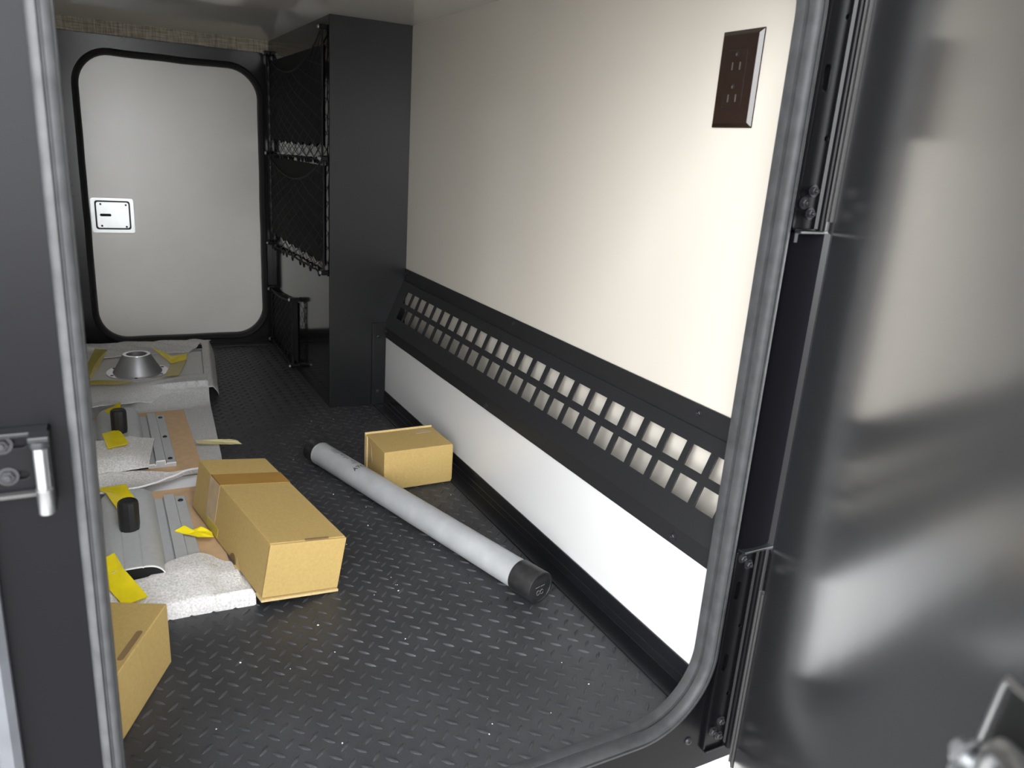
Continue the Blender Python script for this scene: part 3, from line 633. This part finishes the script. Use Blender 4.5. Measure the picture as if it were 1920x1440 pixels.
# --- the two bracket packages: profile extrusions with a rubber post
def half_profile():
    pts = []
    for k in range(13):
        x = 0.046 * k / 12; z = 0.0300 + 0.0265 * (1 - (x / 0.046) ** 4.2) ** 0.7 if k < 12 else 0.0300
        pts.append((x, z))
        if k == 3: pts += [(0.0122, z - 0.0009), (0.0131, z - 0.0009), (0.0138, z - 0.0002)]
    pts += [(0.0585, 0.0300), (0.0590, 0.0275), (0.0605, 0.0275), (0.0610, 0.0365), (0.0780, 0.0365), (0.0785, 0.0280), (0.0800, 0.0280), (0.0805, 0.0300), (0.097, 0.0300), (0.0985, 0.0290), (0.0985, 0.0205)]
    return pts
def mount(y0, y1, ypeg, label, xc=0.0105):
    t = thing('bracket_mount', label, 'bracket', (xc, (y0 + y1) / 2, 0.0205), None)
    hp = half_profile(); prof = [(-x, z) for x, z in reversed(hp[1:])] + hp; n = len(prof)
    mb = MB(); mb.add([(xc + x, y, z) for y in (y0, y1) for x, z in prof], [(i, i + 1, n + i + 1, n + i) for i in range(n - 1)] + [(n - 1, 0, n, 2 * n - 1)] + [tuple(range(n)), tuple(range(2 * n - 1, n - 1, -1))])
    ex = mb.build('base_extrusion', 'extrusion', t, smooth=32)
    # bright saw-cut edge of the wall of the profile, black plate as painted shade under the hump
    top = [(x, z) for x, z in prof if z > 0.021]; m_ = len(top)
    inn = [(x * 0.985, max(z - 0.0024, 0.0208)) for x, z in top]
    mb = MB(); ring = top + inn[::-1]; r_ = len(ring)
    mb.add([(xc + x, y0 - d, z) for d in (0.0002, 0.0012) for x, z in ring], [(i, i + 1, 2 * m_ - 2 - i, 2 * m_ - 1 - i) for i in range(m_ - 1)] + [(r_ + 2 * m_ - 1 - i, r_ + 2 * m_ - 2 - i, r_ + i + 1, r_ + i) for i in range(m_ - 1)] + [(i, (i + 1) % r_, r_ + (i + 1) % r_, r_ + i) for i in range(r_)])
    mb.build('cut_end', 'cut_end', ex)
    hum = [(x, z) for x, z in inn if abs(x) <= 0.0456]; h_ = len(hum) + 2; lo = [(hum[-1][0], 0.0212), (hum[0][0], 0.0212)]; hl = hum + lo
    mb = MB(); mb.add([(xc + x, y0 - d, z) for d in (0.0001, 0.0006) for x, z in hl], [tuple(range(h_)), tuple(range(2 * h_ - 1, h_ - 1, -1))] + [(i, (i + 1) % h_, h_ + (i + 1) % h_, h_ + i) for i in range(h_)])
    mb.build('hollow_shade', 'hole_black', ex)
    mb = MB(); mb.lathe([(0.0150, 0.056), (0.0150, 0.060), (0.0156, 0.063), (0.0158, 0.100), (0.0148, 0.1055), (0.0120, 0.1075), (0.0105, 0.1068)], Matrix.Translation((xc, ypeg, 0)), 12); mb.build('rubber_post', 'peg_black', t, smooth=25)
    for k in range(3):
        for sgn in (1, -1):
            y = y0 + (0.02, (y1 - y0) / 2, y1 - y0 - 0.02)[k]; m1 = MB(); panhead(m1, (xc + sgn * 0.0885, y, 0.0300), (0, 0, 1), 0.0048, 0.0026); m1.build('rivet', 'dark_steel', t, smooth=40)
    return t
def board(label, x0, x1, y0, y1, z0, z1, m='board_brown', rz=0.0, nm='board_sheet'):
    c = Vector(((x0 + x1) / 2, (y0 + y1) / 2, z0)); M = Matrix.Translation(c) @ Matrix.Rotation(rz, 4, 'Z') @ Matrix.Translation(-c)
    return tag(MB().box(x0, x1, y0, y1, z0, z1, M).build(nm, m, bevel=0.001), label, 'cardboard sheet' if m == 'board_brown' else 'panel')
board('brown cardboard sheet under the bracket beside the long box', -0.13, 0.150, 1.115, 1.498, 0.0105, 0.0203)
board('brown cardboard sheet under the bracket between foam wraps', -0.13, 0.157, 1.585, 1.972, 0.0105, 0.0203)
mount(1.150, 1.440, 1.281, 'grey extruded bracket with black post beside the long cardboard box')
mount(1.612, 1.915, 1.750, 'grey extruded bracket with black post next to the cone-shaped base')

# --- foam under and around the near bracket
f1 = thing('foam_wrap', 'white foam wrap under the bracket and the long cardboard box', 'foam wrap', (0.02, 1.28, 0.0))
def fn(u, v):
    y = lerp(1.078, 1.578, v); x = lerp(-0.17, 0.160 + 0.006 * math.sin(v * 9), u)
    return (x, y, 0.0095)
grid_sheet(fn, 10, 14, 0.009).build('foam_sheet', 'foam_edge', f1)
back = [(-0.17, 1.140), (-0.03, 1.140), (0.002, 1.142), (0.036, 1.146), (0.060, 1.182), (0.077, 1.188), (0.100, 1.195), (0.126, 1.190), (0.140, 1.172), (0.160, 1.160)]
def fn(u, v):
    bx, by = poly(back, u); fx = lerp(-0.17, 0.172, u); fy = 1.0745 - 0.003 * math.sin(u * 7)
    if v < 0.16:      # rolled front edge
        a = v / 0.16 * PI / 2; x = fx; y = fy + 0.006 * (1 - math.sin(a)); z = 0.003 + 0.0225 * math.sin(a)
        y = fy + 0.008 * (1 - math.cos(a)); z = 0.002 + 0.024 * math.sin(a)
    else:
        t = (v - 0.16) / 0.84; x = lerp(fx, bx, t); y = lerp(fy + 0.008, by, t)
        hump = 0.0 * t
        z = 0.026 + 0.0135 * min(1, t / 0.6) ** 0.8 + hump + nz(x, y, 22, 0.0018, 2)
        z -= 0.010 * min(1, max(0, (x - 0.110) / 0.02))
    lim = 0.176 - (y - 1.048) * 0.177 - 0.004
    if x > lim: z = min(z, max((0.2935 - x) * 0.166 - 0.0015, 0.006))
    return (x, y, z)
sh = grid_sheet(fn, 60, 34, 0.0022).build('foam_flap', 'foam', f1, smooth=60)
tape(f1, [(-0.031, 1.185, 0.060), (-0.014, 1.188, 0.0665), (-0.003, 1.145, 0.060), (0.025, 1.088, 0.040), (-0.007, 1.079, 0.038), (-0.026, 1.123, 0.046)])
tape(f1, [(-0.036, 1.472, 0.052), (0.011, 1.458, 0.060), (0.017, 1.412, 0.0635), (0.028, 1.366, 0.0620), (-0.003, 1.336, 0.0630), (-0.021, 1.419, 0.0635)])
tape(f1, [(0.077, 1.286, 0.038), (0.093, 1.287, 0.044), (0.105, 1.275, 0.041), (0.118, 1.272, 0.046), (0.133, 1.258, 0.040), (0.134, 1.243, 0.037), (0.111, 1.253, 0.037), (0.088, 1.275, 0.037)])
# --- curled foam between the two brackets
f2 = thing('foam_wrap', 'curled white foam strip between the two bracket packages', 'foam wrap', (0.0, 1.51, 0.0))
bk = [(-0.17, 1.575, 0.044), (-0.035, 1.562, 0.046), (0.021, 1.556, 0.044), (0.053, 1.560, 0.036), (0.094, 1.556, 0.030), (0.118, 1.560, 0.030), (0.146, 1.562, 0.030)]
fr = [(-0.17, 1.480, 0.040), (-0.035, 1.466, 0.046), (0.000, 1.455, 0.050), (0.026, 1.450, 0.054), (0.045, 1.460, 0.052), (0.070, 1.484, 0.047), (0.094, 1.506, 0.045), (0.113, 1.521, 0.045), (0.130, 1.532, 0.043), (0.144, 1.538, 0.041)]
def fn(u, v):
    a = poly(bk, u); b = poly(fr, u); p = [lerp(a[k], b[k], v) for k in range(3)]
    p[2] += -0.014 * math.sin(PI * v) * (1 - 0.5 * u) + nz(p[0], p[1], 26, 0.003, 4)
    return tuple(p)
grid_sheet(fn, 44, 16, 0.0025).build('foam_strip', 'foam', f2, smooth=60)
edge_pts = []
for k in range(45):
    p = fn(k / 44, 1.0); edge_pts.append((p[0], p[1], p[2] - 0.001))
MB().path(edge_pts, 0.0022, 8).build('foam_hem', 'foam_edge', f2, smooth=60)
# --- foam under the middle bracket
f3 = thing('foam_wrap', 'grey-white foam sheet under the bracket next to the cone-shaped base', 'foam wrap', (0.03, 1.78, 0.0))
rt = [(0.196, 1.585), (0.203, 1.66), (0.209, 1.76), (0.216, 1.87), (0.224, 2.0), (0.228, 2.075)]
def fn(u, v):
    rx, ry = poly(rt, v); x = lerp(-0.17, rx, u); y = lerp(1.580, ry if v > 0.5 else ry, v) if False else ry
    z = 0.0100 + (0.006 * max(0, (u - 0.9) / 0.1) * (0.4 + 0.6 * v)) + nz(x, y, 18, 0.0012, 6) * max(0, (u - 0.86) / 0.14) + 0.022 * max(0, (v - 0.82) / 0.18) ** 1.3
    return (x, y, z)
grid_sheet(fn, 40, 40, 0.0025).build('foam_sheet', 'foam_thin', f3, smooth=60)
fl_b = [(-0.17, 1.700), (-0.035, 1.694), (0.003, 1.690), (0.045, 1.712), (0.077, 1.741)]
fl_f = [(-0.17, 1.560), (-0.034, 1.556), (-0.003, 1.560), (0.030, 1.566), (0.056, 1.575)]
def fn(u, v):
    a = poly(fl_b, u); b = poly(fl_f, u); x = lerp(a[0], b[0], v); y = lerp(a[1], b[1], v)
    k = 1.0 if x < 0.028 else max(0.0, 1 - (x - 0.028) / 0.048)
    z = 0.0385 + 0.0235 * k * (1 if v < 0.70 else max(0.0, 1 - ((v - 0.70) / 0.30) ** 1.5 * 0.75)) + nz(x, y, 25, 0.0010, 8)
    return (x, y, z)
grid_sheet(fn, 40, 24, 0.0022).build('foam_flap', 'foam', f3, smooth=60)
tape(f3, [(-0.023, 1.723, 0.0655), (0.006, 1.744, 0.0655), (0.013, 1.719, 0.067), (0.024, 1.653, 0.067), (0.019, 1.640, 0.0675), (-0.014, 1.630, 0.0675)])
tape(f3, [(-0.017, 1.909, 0.054), (0.019, 1.937, 0.064), (0.017, 1.897, 0.063), (0.009, 1.883, 0.061), (-0.002, 1.855, 0.061)])
tape(f3, [(0.16, 1.746, 0.0215), (0.208, 1.741, 0.0195), (0.231, 1.745, 0.016), (0.248, 1.741, 0.012), (0.258, 1.736, 0.0045), (0.236, 1.727, 0.010), (0.207, 1.715, 0.0175), (0.161, 1.727, 0.0205)], 'tape_cream')

# --- far package: white panel with cone-shaped pedestal base, wrapped in foam
wb = board('white panel with taped edges under the cone-shaped pedestal base', -0.17, 0.238, 2.135, 2.44, 0.030, 0.0475, 'board_white', rz=-0.09, nm='table_panel')
cb = thing('pedestal_base', 'grey cone-shaped metal pedestal base on round flange', 'pedestal base', (0.069, 2.232, 0.048))
MB().lathe([(0.0765, 0.048), (0.0775, 0.049), (0.0775, 0.0512), (0.0765, 0.0522), (0.050, 0.0522)], Matrix.Translation((0.069, 2.232, 0)), 56).build('flange', 'machined', cb, smooth=30)
MB().lathe([(0.0605, 0.0520), (0.0605, 0.0535), (0.0350, 0.0985), (0.0345, 0.1000), (0.0335, 0.1005), (0.0262, 0.1005), (0.0255, 0.0995), (0.0250, 0.060), (0.001, 0.058)], Matrix.Translation((0.069, 2.232, 0)), 56).build('cone', 'cast_alloy', cb, smooth=30)
MB().lathe([(0.0258, 0.1004), (0.0258, 0.1010), (0.0338, 0.1010), (0.0340, 0.1002)], Matrix.Translation((0.069, 2.232, 0)), 56, cap=False).build('collar_rim', 'machined', cb, smooth=40)
for k in range(6):
    a = PI / 3 * k + 0.42; m1 = MB(); m1.lathe([(0.0042, 0.0521), (0.0042, 0.0526)], Matrix.Translation((0.069 + 0.069 * math.cos(a), 2.232 + 0.069 * math.sin(a), 0)), 14); m1.build('screw_hole', 'hole_black', cb)
f4 = thing('foam_wrap', 'grey-white foam wrap folded round the panel with the cone-shaped base', 'foam wrap', (0.04, 2.3, 0.0))
# right side: foam hanging over the panel edge down to the floor
def fn(u, v):
    y = lerp(2.100, 2.505, v); xs_ = lerp(0.243, 0.283, v)
    ang = u * PI * 0.5
    if u < 0.30: x = xs_ - 0.020 + 0.020 * (u / 0.30); z = 0.036 + 0.022 * v + 0.004 * math.sin(v * 8)
    else:
        t = (u - 0.30) / 0.70; x = xs_ + 0.012 * math.sin(t * PI / 2) + 0.004 * t; z = lerp(0.036 + 0.022 * v + 0.004 * math.sin(v * 8), 0.0045, t)
        y += 0.012 * t * (1 - v)
    return (x + nz(y, z, 16, 0.0015, 12), y, z)
grid_sheet(fn, 18, 36, 0.003).build('foam_side', 'foam', f4, smooth=70)
# back: loose fold with diagonal wrinkles
def fn(u, v):
    x = lerp(-0.19, lerp(0.295, 0.215, v), u); y = lerp(2.55, 2.405 - 0.05 * math.sin(u * 5) * (1 - u), v)
    z = 0.053 + 0.006 * math.sin((x * 1.0 + y * 1.3) * 62) * math.sin(PI * min(1, v + 0.15)) + 0.012 * math.sin(PI * v) * (1 - 0.6 * u) + nz(x, y, 14, 0.004, 15)
    if x > 0.24: z -= (x - 0.24) * 0.1
    return (x, y, max(z, 0.0505))
grid_sheet(fn, 56, 22, 0.0025).build('foam_fold', 'foam', f4, smooth=70)
# base sheet
grid_sheet(lambda u, v: (lerp(-0.19, lerp(0.235, 0.272, v), u), lerp(2.125, 2.53, v), 0.029), 4, 4, 0.0285).build('foam_sheet', 'foam_edge', f4)
# front: fold over the panel edge running down towards the bracket
fa = [(-0.19, 2.15), (-0.04, 2.145), (0.06, 2.125), (0.13, 2.135), (0.19, 2.165), (0.2385, 2.165)]
fb = [(-0.19, 1.925), (-0.046, 1.925), (-0.021, 1.938), (0.020, 1.975), (0.060, 2.025), (0.100, 2.050), (0.140, 2.062), (0.185, 2.060), (0.228, 2.052)]
def fn(u, v):
    a = poly(fa, u); b = poly(fb, u); x = lerp(a[0], b[0], v); y = lerp(a[1], b[1], v)
    z = 0.0535 - 0.046 * v ** 1.6 * min(1, max(0, u - 0.25) / 0.4) + 0.004 * math.sin(v * PI) + nz(x, y, 20, 0.004, 21) * (0.3 + v) + (0.006 * (v - 0.8) / 0.2 if v > 0.8 and u < 0.7 else 0)
    q = min(abs(x - 0.0105) / 0.06, 1.0)
    return (x, y, max(z, 0.0515 if y > 2.095 + 0.02 * max(0, u - 0.5) else (0.060 if x < 0.075 and y < 1.93 else 0.017)))
grid_sheet(fn, 56, 26, 0.0022).build('foam_apron', 'foam_thin', f4, smooth=70)
tape(f4, [(-0.031, 2.446, 0.0665), (0.001, 2.426, 0.0665), (-0.026, 2.255, 0.058), (-0.047, 2.135, 0.063), (-0.054, 2.198, 0.060), (-0.052, 2.295, 0.060)], 'tape_yellow_old')
tape(f4, [(0.158, 2.298, 0.0515), (0.2, 2.318, 0.0515), (0.164, 2.143, 0.0585), (0.129, 2.147, 0.0585)], 'tape_yellow_old')
tape(f4, [(0.115, 2.425, 0.0690), (0.138, 2.372, 0.064), (0.159, 2.306, 0.058), (0.205, 2.355, 0.062), (0.199, 2.311, 0.055), (0.157, 2.285, 0.054)], 'tape_yellow')
tape(f4, [(-0.052, 2.122, 0.066), (-0.03, 2.126, 0.066), (0.055, 2.093, 0.066), (0.019, 2.074, 0.066), (-0.049, 2.092, 0.066)], 'tape_yellow_old')

# ------------------------------------------------------------------ crumbs of foam scattered over the floor
mb = MB(); random.seed(3)
for k in range(70):
    x = random.uniform(0.05, 0.62); y = random.uniform(0.66, 1.95)
    if (x < 0.32 and y > 1.0) or (y > 1.35 and x > 0.45 and y < 1.53): continue
    r = random.uniform(0.0005, 0.0013); M = Matrix.Translation((x, y, 0.0004)) @ Matrix.Rotation(random.random() * 6, 4, 'Z') @ Matrix.Scale(random.uniform(0.6, 1.8), 4, (1, 0, 0))
    mb.lathe([(r * 0.6, 0), (r, r * 0.4), (r * 0.5, r)], M, 5)
cb_ = mb.build('foam_crumbs', 'crumb'); cb_['kind'] = 'stuff'; cb_['label'] = 'tiny white foam crumbs scattered on the black floor'; cb_['category'] = 'crumbs'
